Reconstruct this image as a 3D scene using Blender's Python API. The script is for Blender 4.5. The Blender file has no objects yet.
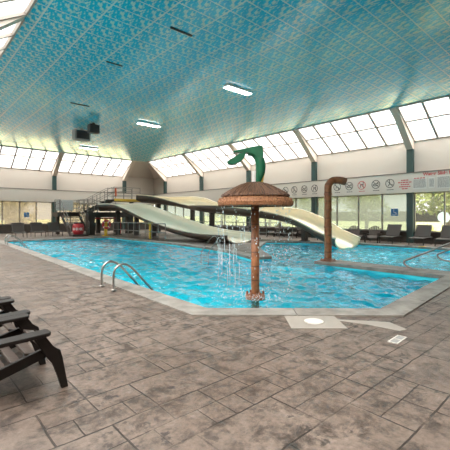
import bpy, bmesh, math, random
from mathutils import Vector, Matrix
random.seed(7)
PI = math.pi
C = bpy.context.scene.collection
sc = bpy.context.scene

# ------------------------------------------------------------------ helpers
def link(name, bm, m, parent=None, smooth=False, recalc=True):
    if recalc: bmesh.ops.recalc_face_normals(bm, faces=bm.faces[:])
    me = bpy.data.meshes.new(name)
    bm.to_mesh(me); bm.free()
    if smooth:
        for p in me.polygons: p.use_smooth = True
    if isinstance(m, (list, tuple)):
        for x in m: me.materials.append(x)
    else:
        me.materials.append(m)
    o = bpy.data.objects.new(name, me)
    C.objects.link(o)
    if parent is not None: o.parent = parent
    return o

def tag(o, label=None, cat=None, group=None, kind=None):
    if label: o['label'] = label
    if cat: o['category'] = cat
    if group: o['group'] = group
    if kind: o['kind'] = kind
    return o

def thing(name, label, cat, loc=(0, 0, 0), rz=0.0, group=None, kind=None):
    o = bpy.data.objects.new(name, None)
    o.empty_display_size = .2
    C.objects.link(o)
    o.location = loc; o.rotation_euler = (0, 0, rz)
    return tag(o, label, cat, group, kind)

def dup(root, loc, rz, label, group=None):
    r = root.copy(); C.objects.link(r); r.location = loc; r.rotation_euler = (0, 0, rz)
    r['label'] = label
    if group: r['group'] = group
    for ch in list(root.children):
        c = ch.copy(); C.objects.link(c); c.parent = r
        for g in list(ch.children):
            d = g.copy(); C.objects.link(d); d.parent = c
    return r

def B(): return bmesh.new()

def box(bm, x0, x1, y0, y1, z0, z1, mat=0):
    v = [bm.verts.new(p) for p in ((x0,y0,z0),(x1,y0,z0),(x1,y1,z0),(x0,y1,z0),(x0,y0,z1),(x1,y0,z1),(x1,y1,z1),(x0,y1,z1))]
    for q in ((0,3,2,1),(4,5,6,7),(0,1,5,4),(1,2,6,5),(2,3,7,6),(3,0,4,7)):
        f = bm.faces.new([v[i] for i in q]); f.material_index = mat
    return v

def bevel(bm, w=.006, seg=2):
    bmesh.ops.bevel(bm, geom=bm.edges[:], offset=w, segments=seg, affect='EDGES', profile=.5)

def beam(bm, a, b, w, h, up=Vector((0,0,1))):
    """a rectangular bar from a to b, w across, h along up"""
    a, b = Vector(a), Vector(b)
    d = (b-a).normalized()
    s = d.cross(up)
    if s.length < 1e-4: s = Vector((1,0,0))
    s.normalize(); u = s.cross(d).normalized()
    vs = []
    for p in (a, b):
        for i, j in ((-1,-1),(1,-1),(1,1),(-1,1)):
            vs.append(bm.verts.new(p + s*i*w/2 + u*j*h/2))
    for q in ((0,1,2,3),(7,6,5,4),(0,4,5,1),(1,5,6,2),(2,6,7,3),(3,7,4,0)):
        bm.faces.new([vs[i] for i in q])

def tube(bm, pts, r, n=10, cap=True):
    pts = [Vector(p) for p in pts]
    rs = r if isinstance(r, (list, tuple)) else [r]*len(pts)
    t0 = (pts[1]-pts[0]).normalized()
    s = t0.orthogonal().normalized()
    rings = []
    for i, p in enumerate(pts):
        if i == 0: t = t0
        elif i == len(pts)-1: t = (pts[i]-pts[i-1]).normalized()
        else: t = ((pts[i+1]-pts[i]).normalized() + (pts[i]-pts[i-1]).normalized()).normalized()
        s = (s - t*s.dot(t)).normalized()
        u = t.cross(s)
        rings.append([bm.verts.new(p + (s*math.cos(2*PI*k/n) + u*math.sin(2*PI*k/n))*rs[i]) for k in range(n)])
    for a, b in zip(rings, rings[1:]):
        for k in range(n):
            bm.faces.new((a[k], a[(k+1)%n], b[(k+1)%n], b[k]))
    if cap:
        bm.faces.new(rings[0][::-1]); bm.faces.new(rings[-1])

def spline(pts, n=8):
    """Catmull-Rom through pts"""
    P = [Vector(p) for p in pts]
    P = [P[0]*2-P[1]] + P + [P[-1]*2-P[-2]]
    out = []
    for i in range(1, len(P)-2):
        for k in range(n):
            t = k/n
            out.append(.5*((2*P[i]) + (P[i+1]-P[i-1])*t + (2*P[i-1]-5*P[i]+4*P[i+1]-P[i+2])*t*t + (3*P[i]-P[i-1]-3*P[i+1]+P[i+2])*t**3))
    out.append(P[-2])
    return out

def lathe(bm, prof, n=32, center=(0,0)):
    rings = []
    for r, z in prof:
        if r < 1e-5: rings.append([bm.verts.new((center[0], center[1], z))])
        else: rings.append([bm.verts.new((center[0]+r*math.cos(2*PI*k/n), center[1]+r*math.sin(2*PI*k/n), z)) for k in range(n)])
    for a, b in zip(rings, rings[1:]):
        for k in range(n):
            if len(a) == 1: bm.faces.new((a[0], b[k], b[(k+1)%n]))
            elif len(b) == 1: bm.faces.new((a[k], a[(k+1)%n], b[0]))
            else: bm.faces.new((a[k], a[(k+1)%n], b[(k+1)%n], b[k]))

def prism(bm, poly, axis, a0, a1):
    """extrude a 2-D polygon along axis 'x','y' or 'z' from a0 to a1"""
    def P(p, a):
        return {'x': (a, p[0], p[1]), 'y': (p[0], a, p[1]), 'z': (p[0], p[1], a)}[axis]
    A = [bm.verts.new(P(p, a0)) for p in poly]; Bv = [bm.verts.new(P(p, a1)) for p in poly]
    n = len(poly)
    bm.faces.new(A[::-1]); bm.faces.new(Bv)
    for i in range(n): bm.faces.new((A[i], A[(i+1)%n], Bv[(i+1)%n], Bv[i]))

def quad(bm, pts):
    return bm.faces.new([bm.verts.new(p) for p in pts])

# ------------------------------------------------------------------ materials
def newmat(name):
    m = bpy.data.materials.new(name); m.use_nodes = True
    nt = m.node_tree
    b = nt.nodes['Principled BSDF']
    return m, nt, b, nt.nodes['Material Output']

def N(nt, typ, **kw):
    n = nt.nodes.new(typ)
    for k, v in kw.items():
        if k.startswith('i_'): n.inputs[k[2:].replace('_', ' ')].default_value = v
        else: setattr(n, k, v)
    return n

def M(nt, op, a, b=None, clamp=False):
    n = nt.nodes.new('ShaderNodeMath'); n.operation = op; n.use_clamp = clamp
    for i, x in enumerate((a, b)):
        if x is None: continue
        if isinstance(x, (int, float)): n.inputs[i].default_value = x
        else: nt.links.new(x, n.inputs[i])
    return n.outputs[0]

def MIX(nt, fac, a, b, blend='MIX'):
    n = nt.nodes.new('ShaderNodeMix'); n.data_type = 'RGBA'; n.blend_type = blend
    for k, x in ((0, fac), (6, a), (7, b)):
        if isinstance(x, (int, float)): n.inputs[k].default_value = x
        elif isinstance(x, tuple): n.inputs[k].default_value = x if len(x) == 4 else (*x, 1)
        else: nt.links.new(x, n.inputs[k])
    return n.outputs[2]

def RAMP(nt, fac, stops):
    n = nt.nodes.new('ShaderNodeValToRGB')
    e = n.color_ramp.elements
    while len(e) < len(stops): e.new(.5)
    for el, (p, c) in zip(e, stops):
        el.position = p; el.color = (c, c, c, 1) if isinstance(c, (int, float)) else (*c, 1)
    nt.links.new(fac, n.inputs[0])
    return n.outputs[0]

def mat(name, col, rough=.5, metal=0., var=.12, scale=8., bump=0., spec=.5):
    m, nt, b, out = newmat(name)
    tc = N(nt, 'ShaderNodeTexCoord')
    nz = N(nt, 'ShaderNodeTexNoise', i_Scale=scale, i_Detail=4.)
    nt.links.new(tc.outputs['Object'], nz.inputs['Vector'])
    dark = tuple(c*(1-var) for c in col); lite = tuple(min(1, c*(1+var)) for c in col)
    c = MIX(nt, nz.outputs[0], dark, lite)
    nt.links.new(c, b.inputs['Base Color'])
    b.inputs['Roughness'].default_value = rough
    b.inputs['Metallic'].default_value = metal
    b.inputs['Specular IOR Level'].default_value = spec
    if bump:
        bp = N(nt, 'ShaderNodeBump', i_Strength=bump, i_Distance=.02)
        nt.links.new(nz.outputs[0], bp.inputs['Height']); nt.links.new(bp.outputs[0], b.inputs['Normal'])
    return m

W_UP = mat('wall_paint', (.55, .48, .415), .6, var=.03, scale=.8)
BEAMM = mat('beam_paint', (.60, .51, .43), .6, var=.04, scale=1.)
BAND = mat('band_panel', (.60, .54, .475), .5, var=.03, scale=.6)
DADO = mat('dado_brown', (.085, .068, .058), .55, var=.25, scale=3.)
COLM = mat('column_green', (.035, .068, .062), .45, var=.1)
LINE = mat('dark_trim', (.10, .085, .075), .5)
FRAME = mat('frame_taupe', (.30, .27, .24), .45, .2)
SKYFR = mat('skylight_bar', (.36, .31, .27), .5)
STEEL = mat('brushed_steel', (.36, .345, .32), .35, .9, var=.08, scale=30)
RAILM = mat('rail_grey', (.27, .25, .23), .4, .5)
DARKST = mat('dark_steel', (.055, .048, .043), .5, .2, var=.2)
PLAST = mat('brown_plastic', (.013, .0095, .008), .5, var=.25, scale=14, bump=.15, spec=.22)
SLATM = mat('slat_plastic', (.085, .066, .057), .45, var=.2, scale=18, bump=.15, spec=.3)
SLING = mat('sling_fabric', (.048, .040, .035), .75, var=.15, scale=40)
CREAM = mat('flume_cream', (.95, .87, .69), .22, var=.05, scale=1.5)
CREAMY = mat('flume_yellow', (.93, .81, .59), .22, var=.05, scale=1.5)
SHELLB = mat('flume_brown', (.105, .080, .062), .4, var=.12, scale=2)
YEL = mat('yellow_paint', (.72, .46, .05), .45)
RED = mat('red_paint', (.50, .035, .045), .4)
ORANGE = mat('orange_red', (.70, .13, .05), .5)
WHITE = mat('white_paint', (.78, .76, .74), .5, var=.03)
BLUE = mat('sign_blue', (.03, .17, .42), .5)
INK = mat('ink_black', (.06, .05, .05), .6)
INKG = mat('ink_grey', (.34, .31, .29), .6)
INKM = mat('ink_mid', (.17, .155, .145), .6)
INKR = mat('ink_red', (.50, .06, .06), .6)
PAPER = mat('sign_paper', (.66, .62, .57), .5, var=.02)
GREENS = mat('serpent_green', (.008, .13, .062), .25, var=.45, scale=6)
BELLY = mat('belly_ochre', (.50, .38, .06), .3, var=.2)
GREYBOX = mat('grey_box', (.30, .30, .285), .5)
BLACK = mat('black_box', (.018, .016, .018), .5)
STONE = mat('pale_stone', (.33, .295, .255), .6, var=.12, scale=5)
BARK = mat('bark', (.12, .085, .06), .8, var=.3, bump=.5)
LEAF = mat('leaf_olive', (.15, .19, .03), .6, var=.4, scale=1.2)
LEAFD = mat('leaf_tan', (.30, .24, .13), .6, var=.35, scale=1.2)
LEAFB = mat('leaf_bush', (.40, .40, .06), .6, var=.3, scale=2)
FENCEM = mat('fence_wood', (.16, .115, .095), .7, var=.2, scale=3)
LAWN = mat('lawn_grass', (.36, .36, .14), .9, var=.2, scale=.6)

def glass(name, clear, tint=(1, 1, 1), body=(.8, .82, .78)):
    """clear: how much passes straight through; the rest is scattered (frosting)"""
    m, nt, b, out = newmat(name)
    nt.nodes.remove(b)
    tr = N(nt, 'ShaderNodeBsdfTransparent'); tr.inputs[0].default_value = (*tint, 1)
    tl = N(nt, 'ShaderNodeBsdfTranslucent'); tl.inputs[0].default_value = (*body, 1)
    gl = N(nt, 'ShaderNodeBsdfGlossy'); gl.inputs['Roughness'].default_value = .05
    m1 = N(nt, 'ShaderNodeMixShader'); m1.inputs[0].default_value = clear
    nt.links.new(tl.outputs[0], m1.inputs[1]); nt.links.new(tr.outputs[0], m1.inputs[2])
    m2 = N(nt, 'ShaderNodeMixShader'); m2.inputs[0].default_value = .06
    nt.links.new(m1.outputs[0], m2.inputs[1]); nt.links.new(gl.outputs[0], m2.inputs[2])
    nt.links.new(m2.outputs[0], out.inputs[0])
    return m
G_CLEAR = glass('glass_clear', .97, (.80, .80, .78))
G_FROST = glass('glass_frosted', .66, (.54, .58, .57), (.40, .41, .38))
G_FROSTF = glass('glass_frosted_far', .70, (.60, .57, .53), (.38, .35, .31))
G_SKY = glass('glass_skylight', .92, (.97, .98, 1))

def emis(name, col, s):
    m, nt, b, out = newmat(name)
    b.inputs['Emission Color'].default_value = (*col, 1); b.inputs['Emission Strength'].default_value = s
    return m
LAMP = emis('lamp_diffuser', (1, .97, .9), 9.)

# stamped concrete floor: courses along x, random ashlar splits
def floor_material():
    m, nt, b, out = newmat('stamped_concrete')
    tc = N(nt, 'ShaderNodeTexCoord')
    wob = N(nt, 'ShaderNodeTexNoise', i_Scale=2.2, i_Detail=2.)
    nt.links.new(tc.outputs['Object'], wob.inputs['Vector'])
    vm = N(nt, 'ShaderNodeVectorMath', operation='MULTIPLY_ADD')
    nt.links.new(wob.outputs['Color'], vm.inputs[0]); vm.inputs[1].default_value = (.035, .035, 0)
    nt.links.new(tc.outputs['Object'], vm.inputs[2])
    def brick(w, h, off, mortar, freq=2):
        n = N(nt, 'ShaderNodeTexBrick', offset=off, offset_frequency=freq)
        n.inputs['Color1'].default_value = (0, 0, 0, 1); n.inputs['Color2'].default_value = (1, 1, 1, 1); n.inputs['Mortar'].default_value = (.5, .5, .5, 1)
        n.inputs['Scale'].default_value = 1; n.inputs['Mortar Size'].default_value = mortar
        n.inputs['Mortar Smooth'].default_value = .35; n.inputs['Brick Width'].default_value = w; n.inputs['Row Height'].default_value = h
        nt.links.new(vm.outputs[0], n.inputs['Vector'])
        return n
    A = brick(.74, .48, .5, .008)
    Bk = brick(.37, .24, .5, .006, 2)
    D = brick(.74, .24, .37, .006, 3)
    selA = M(nt, 'GREATER_THAN', A.outputs['Color'], .62)
    selD = M(nt, 'LESS_THAN', A.outputs['Color'], .34)
    j = M(nt, 'MAXIMUM', A.outputs['Fac'], M(nt, 'MULTIPLY', Bk.outputs['Fac'], selA))
    j = M(nt, 'MAXIMUM', j, M(nt, 'MULTIPLY', D.outputs['Fac'], selD))
    jb = N(nt, 'ShaderNodeTexNoise', i_Scale=1.7, i_Detail=3.)
    nt.links.new(tc.outputs['Object'], jb.inputs['Vector'])
    j = M(nt, 'MULTIPLY', j, RAMP(nt, jb.outputs[0], [(.36, .25), (.52, 1.)]))
    n1 = N(nt, 'ShaderNodeTexNoise', i_Scale=.55, i_Detail=6., i_Roughness=.65); nt.links.new(tc.outputs['Object'], n1.inputs['Vector'])
    n2 = N(nt, 'ShaderNodeTexNoise', i_Scale=4.5, i_Detail=9., i_Roughness=.74, i_Distortion=.35); nt.links.new(vm.outputs[0], n2.inputs['Vector'])
    n3 = N(nt, 'ShaderNodeTexNoise', i_Scale=7.5, i_Detail=4., i_Roughness=.6); nt.links.new(tc.outputs['Object'], n3.inputs['Vector'])
    n4 = N(nt, 'ShaderNodeTexNoise', i_Scale=1.1, i_Detail=3., i_Roughness=.5); nt.links.new(tc.outputs['Object'], n4.inputs['Vector'])
    base = MIX(nt, RAMP(nt, n1.outputs[0], [(.35, 0.), (.65, 1.)]), (.125, .088, .068), (.205, .158, .128))
    base = MIX(nt, M(nt, 'MULTIPLY', A.outputs['Color'], .30), base, (.092, .063, .047))
    base = MIX(nt, RAMP(nt, n2.outputs[0], [(.38, .9), (.53, 0.)]), base, (.042, .029, .022))
    base = MIX(nt, RAMP(nt, n2.outputs[0], [(.58, 0.), (.74, .6)]), base, (.27, .22, .185))
    n5 = N(nt, 'ShaderNodeTexNoise', i_Scale=22., i_Detail=5., i_Roughness=.7); nt.links.new(tc.outputs['Object'], n5.inputs['Vector'])
    base = MIX(nt, .55, base, RAMP(nt, n5.outputs[0], [(.3, .25), (.7, .78)]), 'OVERLAY')
    # old water spots: dark blotches in scattered patches
    spots = M(nt, 'MULTIPLY', RAMP(nt, n3.outputs[0], [(.57, 0.), (.63, 1.)]), RAMP(nt, n4.outputs[0], [(.48, 0.), (.58, 1.)]))
    base = MIX(nt, M(nt, 'MULTIPLY', spots, .8), base, (.030, .022, .019))
    base = MIX(nt, M(nt, 'MULTIPLY', j, .9), base, (.026, .019, .015))
    nt.links.new(base, b.inputs['Base Color'])
    rg = RAMP(nt, n1.outputs[0], [(.35, .34), (.6, .58)])
    nt.links.new(rg, b.inputs['Roughness'])
    h = M(nt, 'SUBTRACT', M(nt, 'MULTIPLY', n2.outputs[0], .5), j)
    bp = N(nt, 'ShaderNodeBump', i_Strength=.8, i_Distance=.014)
    nt.links.new(h, bp.inputs['Height']); nt.links.new(bp.outputs[0], b.inputs['Normal'])
    return m
FLOOR = floor_material()

def coping_material():
    m, nt, b, out = newmat('coping_concrete')
    tc = N(nt, 'ShaderNodeTexCoord')
    n1 = N(nt, 'ShaderNodeTexNoise', i_Scale=2.5, i_Detail=6., i_Roughness=.65); nt.links.new(tc.outputs['Object'], n1.inputs['Vector'])
    c = MIX(nt, RAMP(nt, n1.outputs[0], [(.35, 0.), (.65, 1.)]), (.17, .152, .133), (.34, .31, .275))
    nt.links.new(c, b.inputs['Base Color']); b.inputs['Roughness'].default_value = .5
    bp = N(nt, 'ShaderNodeBump', i_Strength=.3, i_Distance=.01)
    nt.links.new(n1.outputs[0], bp.inputs['Height']); nt.links.new(bp.outputs[0], b.inputs['Normal'])
    return m
COPE = coping_material()

def ceiling_material():
    m, nt, b, out = newmat('cloud_print_ceiling')
    tc = N(nt, 'ShaderNodeTexCoord')
    sx = N(nt, 'ShaderNodeSeparateXYZ'); nt.links.new(tc.outputs['Object'], sx.inputs[0])
    X, Y = sx.outputs[0], sx.outputs[1]
    T = .61
    u = M(nt, 'FRACT', M(nt, 'DIVIDE', X, T)); v = M(nt, 'FRACT', M(nt, 'DIVIDE', Y, T))
    cv = N(nt, 'ShaderNodeCombineXYZ'); nt.links.new(u, cv.inputs[0]); nt.links.new(v, cv.inputs[1])
    mp = N(nt, 'ShaderNodeMapping'); mp.inputs['Rotation'].default_value = (0, 0, .18); mp.inputs['Location'].default_value = (3.1, 1.7, 0)
    nt.links.new(cv.outputs[0], mp.inputs[0])
    m2 = N(nt, 'ShaderNodeMapping'); m2.inputs['Scale'].default_value = (6.0, 2.9, 1); nt.links.new(mp.outputs[0], m2.inputs[0])
    nz = N(nt, 'ShaderNodeTexNoise', i_Scale=1., i_Detail=3.5, i_Roughness=.55); nt.links.new(m2.outputs[0], nz.inputs['Vector'])
    cl = RAMP(nt, nz.outputs[0], [(.50, 0.), (.60, 1.)])
    blue = MIX(nt, nz.outputs[0], (.0, .37, .58), (.015, .56, .72))
    col = MIX(nt, M(nt, 'MULTIPLY', cl, .66), blue, (.74, .80, .62))
    # panel joints
    ly = M(nt, 'LESS_THAN', M(nt, 'ABSOLUTE', M(nt, 'SUBTRACT', v, .5)), .028)
    fx = M(nt, 'FRACT', M(nt, 'ADD', M(nt, 'DIVIDE', X, 1.22), .17))
    lx = M(nt, 'LESS_THAN', M(nt, 'ABSOLUTE', M(nt, 'SUBTRACT', fx, .5)), .018)
    col = MIX(nt, M(nt, 'MULTIPLY', M(nt, 'MAXIMUM', lx, ly), .75), col, (.70, .74, .66))
    nt.links.new(col, b.inputs['Base Color'])
    b.inputs['Roughness'].default_value = .16
    b.inputs['Specular IOR Level'].default_value = .55
    w = N(nt, 'ShaderNodeTexNoise', i_Scale=.9, i_Detail=3.); nt.links.new(tc.outputs['Object'], w.inputs['Vector'])
    bp = N(nt, 'ShaderNodeBump', i_Strength=.07, i_Distance=.05)
    nt.links.new(w.outputs[0], bp.inputs['Height']); nt.links.new(bp.outputs[0], b.inputs['Normal'])
    return m
CEIL = ceiling_material()

def water_material():
    m, nt, b, out = newmat('pool_water')
    nt.nodes.remove(b)
    tc = N(nt, 'ShaderNodeTexCoord')
    n1 = N(nt, 'ShaderNodeTexNoise', i_Scale=2.6, i_Detail=3., i_Roughness=.55, i_Distortion=.6)
    n2 = N(nt, 'ShaderNodeTexNoise', i_Scale=8., i_Detail=3., i_Roughness=.5, i_Distortion=.8)
    for n in (n1, n2): nt.links.new(tc.outputs['Object'], n.inputs['Vector'])
    h = M(nt, 'ADD', n1.outputs[0], M(nt, 'MULTIPLY', n2.outputs[0], .35))
    bp = N(nt, 'ShaderNodeBump', i_Strength=.7, i_Distance=.05)
    nt.links.new(h, bp.inputs['Height'])
    tr = N(nt, 'ShaderNodeBsdfTransparent'); tr.inputs[0].default_value = (.45, .94, .985, 1)
    rf = N(nt, 'ShaderNodeBsdfRefraction', i_Roughness=.0, i_IOR=1.33); rf.inputs[0].default_value = (.62, .95, .98, 1)
    nt.links.new(bp.outputs[0], rf.inputs['Normal'])
    ms = N(nt, 'ShaderNodeMixShader'); ms.inputs[0].default_value = .25
    nt.links.new(tr.outputs[0], ms.inputs[1]); nt.links.new(rf.outputs[0], ms.inputs[2])
    gl = N(nt, 'ShaderNodeBsdfGlossy'); gl.inputs['Roughness'].default_value = .03
    nt.links.new(bp.outputs[0], gl.inputs['Normal'])
    fr = N(nt, 'ShaderNodeFresnel', i_IOR=1.33); nt.links.new(bp.outputs[0], fr.inputs['Normal'])
    m2 = N(nt, 'ShaderNodeMixShader'); nt.links.new(fr.outputs[0], m2.inputs[0])
    nt.links.new(ms.outputs[0], m2.inputs[1]); nt.links.new(gl.outputs[0], m2.inputs[2])
    nt.links.new(m2.outputs[0], out.inputs[0])
    return m
WATER = water_material()
BASIN = mat('basin_blue', (.06, .78, .90), .5, var=.12, scale=2.)

def bamboo_material(name, c1, c2, band):
    """rusty pole with darker rings along its height"""
    m, nt, b, out = newmat(name)
    tc = N(nt, 'ShaderNodeTexCoord')
    sx = N(nt, 'ShaderNodeSeparateXYZ'); nt.links.new(tc.outputs['Object'], sx.inputs[0])
    nz = N(nt, 'ShaderNodeTexNoise', i_Scale=9., i_Detail=5.); nt.links.new(tc.outputs['Object'], nz.inputs['Vector'])
    c = MIX(nt, RAMP(nt, nz.outputs[0], [(.35, 0.), (.65, 1.)]), c1, c2)
    f = M(nt, 'FRACT', M(nt, 'DIVIDE', sx.outputs[2], band))
    ring = M(nt, 'LESS_THAN', f, .09)
    c = MIX(nt, M(nt, 'MULTIPLY', ring, .6), c, (.06, .03, .02))
    nt.links.new(c, b.inputs['Base Color']); b.inputs['Roughness'].default_value = .4
    return m
RUST = bamboo_material('rust_pole', (.21, .074, .028), (.38, .15, .06), .27)
RUSTP = mat('rust_flange', (.25, .10, .05), .45, var=.3)
def straw(name, c0, c1):
    m, nt, b, out = newmat(name)
    g = N(nt, 'ShaderNodeNewGeometry')
    c = RAMP(nt, g.outputs['Random Per Island'], [(0., c0), (.55, tuple((p+q)/2 for p, q in zip(c0, c1))), (1., c1)])
    nt.links.new(c, b.inputs['Base Color']); b.inputs['Roughness'].default_value = .6
    return m
THATCHU = straw('thatch_dark', (.022, .010, .006), (.20, .10, .055))
THATCHL = straw('thatch_tan', (.09, .032, .014), (.46, .21, .095))
SPRAY, _nt, _b, _o = newmat('water_drops')
_b.inputs['Base Color'].default_value = (.80, .95, 1, 1); _b.inputs['Roughness'].default_value = .05
_b.inputs['Transmission Weight'].default_value = .25; _b.inputs['IOR'].default_value = 1.33

# ------------------------------------------------------------------ room dimensions (metres)
XR, YF, XL, YN = 20.6, 34.5, -.75, -4.43      # wall faces
CX0, CX1, CY1, ZC = 2.5, 18.4, 32.3, 6.9      # flat ceiling
ZW = 5.5                                      # eave on right and far walls
COLY = [1.67, 7.77, 13.87, 19.97, 26.0, 32.1]
COLX = [3.5, 10.28, 17.07]
SILL, SILLF, WTOP, BTOP = .60, .72, 2.71, 3.75

# ------------------------------------------------------------------ pool outline (counter-clockwise seen from above)
POOL = [(3.5, 4.35), (5.5, 2.5), (9.75, 2.85), (9.75, 6.55), (10.5, 6.65), (10.5, 2.85), (17.95, 3.0), (17.95, 9.9),
        (15.75, 13.35), (15.1, 13.4), (12.0, 11.1), (9.75, 8.4), (9.05, 8.6), (9.9, 10.6), (10.4, 12.6), (10.7, 16.3), (10.72, 23.9), (4.35, 24.0)]

def offset(poly, d):
    out = []
    n = len(poly)
    for i in range(n):
        a, b, c = Vector(poly[i-1]), Vector(poly[i]), Vector(poly[(i+1) % n])
        e1 = (b-a).normalized(); e2 = (c-b).normalized()
        n1 = Vector((e1.y, -e1.x)); n2 = Vector((e2.y, -e2.x))
        k = (n1+n2); k = k/max(.35, k.length_squared/2)
        out.append((b.x + k.x*d, b.y + k.y*d))
    return out

def fill_ring(bm, outer, inner, z):
    es = []
    for poly in (outer, inner):
        vs = [bm.verts.new((x, y, z)) for x, y in poly]
        for i in range(len(vs)): es.append(bm.edges.new((vs[i], vs[(i+1) % len(vs)])))
    bmesh.ops.triangle_fill(bm, use_beauty=True, use_dissolve=False, edges=es)

# floor
bm = B()
fill_ring(bm, [(XL-.3, YN-.3), (XR+.3, YN-.3), (XR+.3, YF+.3), (XL-.3, YF+.3)], POOL, 0)
for f in bm.faces:
    f.normal_update()
    if f.normal.z < 0: f.normal_flip()
tag(link('floor', bm, FLOOR, recalc=False), 'brown stamped concrete pool deck with worn stone pattern', kind='structure')

# coping: stones along the pool edge
bm = B()
inn = offset(POOL, -.03); ou = offset(POOL, .36)
n = len(POOL)
for i in range(n):
    a0, a1 = Vector(inn[i]), Vector(inn[(i+1) % n]); b0, b1 = Vector(ou[i]), Vector(ou[(i+1) % n])
    L = (a1-a0).length; k = max(1, round(L/1.2))
    for s in range(k):
        t0, t1 = s/k, (s+1)/k
        g = .006/max(L, .1)
        t0 += g if s else 0; t1 -= g if s < k-1 else 0
        p = [a0.lerp(a1, t0), a0.lerp(a1, t1), b0.lerp(b1, t1), b0.lerp(b1, t0)]
        prism(bm, [(q.x, q.y) for q in p], 'z', -.07, .022)
tag(link('trim_1', bm, COPE), 'grey stone coping around the pool edge', kind='structure')

# basin
bm = B()
top = [bm.verts.new((x, y, -.0)) for x, y in POOL]; bot = [bm.verts.new((x, y, -1.15)) for x, y in POOL]
for i in range(n): bm.faces.new((top[i], top[(i+1) % n], bot[(i+1) % n], bot[i]))
es = [bm.edges.get((bot[i], bot[(i+1) % n])) for i in range(n)]
bmesh.ops.triangle_fill(bm, use_beauty=True, edges=es)
tag(link('pool_basin', bm, BASIN), 'turquoise painted pool basin under the water', kind='structure')
from mathutils import noise as mnoise
WPOLY = offset(POOL, .12)
def inside(x, y, poly):
    c_ = False
    for i in range(len(poly)):
        (xa, ya), (xb, yb) = poly[i-1], poly[i]
        if (ya > y) != (yb > y) and x < (xb-xa)*(y-ya)/(yb-ya)+xa: c_ = not c_
    return c_
bm = B(); ST = .075
gx, gy = int(15.4/ST), int(22.6/ST); grid = {}
def wave(x, y):
    d = math.hypot(x-5.08, y-4.8)
    z = .050*mnoise.noise(Vector((x*1.5, y*1.5, .3))) + .058*mnoise.noise(Vector((x*3.4, y*3.4, 4.1))) + .034*mnoise.noise(Vector((x*7., y*7., 9.7)))
    z += .018*math.exp(-(d/.9)**2)*math.cos(d*17)
    return z
for i in range(gx):
    for j in range(gy):
        x, y = 3.0+(i+.5)*ST, 2.0+(j+.5)*ST
        if not inside(x, y, WPOLY): continue
        q = []
        for di, dj in ((0, 0), (1, 0), (1, 1), (0, 1)):
            k_ = (i+di, j+dj)
            if k_ not in grid:
                X_, Y_ = 3.0+k_[0]*ST, 2.0+k_[1]*ST
                grid[k_] = bm.verts.new((X_, Y_, -.13+wave(X_, Y_)))
            q.append(grid[k_])
        bm.faces.new(q)
wo = link('water', bm, WATER, None, True, recalc=False)
tag(wo, 'rippled turquoise water filling the swimming pool', kind='structure')

# ------------------------------------------------------------------ walls
def wall_right():
    bm = B()
    box(bm, XR, XR+.3, YN, YF+.3, BTOP-.6, ZW)
    box(bm, XR, XR+.3, YN, YF+.3, WTOP, BTOP-.6)
    box(bm, XR, XR+.3, YN, COLY[0], -.3, WTOP)
    o = link('wall_right', bm, W_UP); tag(o, kind='structure')
    bm = B(); box(bm, XR, XR+.3, COLY[0], YF+.3, -.3, SILL)
    tag(link('baseboard_right', bm, DADO), kind='structure')
wall_right()
bm = B()
box(bm, XL-.3, XR, YF, YF+.3, WTOP, ZW)
tag(link('wall_back', bm, W_UP), kind='structure')
bm = B(); box(bm, XL-.3, XR, YF, YF+.3, -.3, SILLF)
tag(link('baseboard_back', bm, DADO), kind='structure')
bm = B(); box(bm, XL-.3, XL, YN, YF, -.3, 5.05); tag(link('wall_left', bm, W_UP), kind='structure')
bm = B(); box(bm, XL-.3, XR+.3, YN-.3, YN, -.3, 7.2); tag(link('wall_front', bm, W_UP), kind='structure')

# flat printed ceiling
bm = B(); box(bm, CX0, CX1, YN, CY1, ZC, ZC+.12)
tag(link('ceiling', bm, CEIL), 'glossy blue ceiling of panels printed with small clouds', kind='structure')

# projecting band over the windows, both walls, with thin dark top edge
bm = B(); box(bm, XR-.28, XR, YN, YF-.28, WTOP, BTOP); tag(link('trim_2', bm, BAND), 'pale band panel above the right windows', kind='structure')
bm = B(); box(bm, XL, XR, YF-.28, YF, WTOP, BTOP); tag(link('trim_3', bm, BAND), 'pale band panel above the far windows', kind='structure')
bm = B(); box(bm, XR-.30, XR, YN, YF-.30, BTOP, BTOP+.04); box(bm, XL, XR, YF-.30, YF, BTOP, BTOP+.04)
tag(link('trim_4', bm, LINE), 'thin dark ledge along the top of the pale band', kind='structure')

# columns and beams
k = 0
for y in COLY:
    k += 1
    bm = B(); box(bm, XR-.2, XR, y-.165, y+.165, 0, 5.06)
    tag(link('column_%d' % k, bm, COLM), kind='structure')
for x in COLX:
    k += 1
    bm = B(); box(bm, x-.165, x+.165, YF-.2, YF, 0, 5.06)
    tag(link('column_%d' % k, bm, COLM), kind='structure')
k = 0
for y in COLY:
    k += 1
    bm = B(); prism(bm, [(XR+.05, ZW+.1), (XR+.05, 5.05), (XR-.2, 5.05), (CX1, 6.86), (CX1, ZC+.13)], 'y', y-.17, y+.17)
    tag(link('beam_%d' % k, bm, BEAMM), kind='structure')
for x in COLX:
    k += 1
    bm = B(); prism(bm, [(YF+.05, ZW+.1), (YF+.05, 5.05), (YF-.2, 5.05), (CY1, 6.86), (CY1, ZC+.13)], 'x', x-.17, x+.17)
    tag(link('beam_%d' % k, bm, BEAMM), kind='structure')
LBY = [-1.25, 4.85, 10.95, 17.05, 23.15, 29.25]
ZL = 4.95
for y in LBY:
    k += 1
    bm = B(); prism(bm, [(XL-.05, ZL+.1), (XL-.05, 4.2), (XL+.2, 4.2), (CX0, 6.84), (CX0, ZC+.13)], 'y', y-.17, y+.17)
    tag(link('beam_%d' % k, bm, BEAMM), kind='structure')

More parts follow.
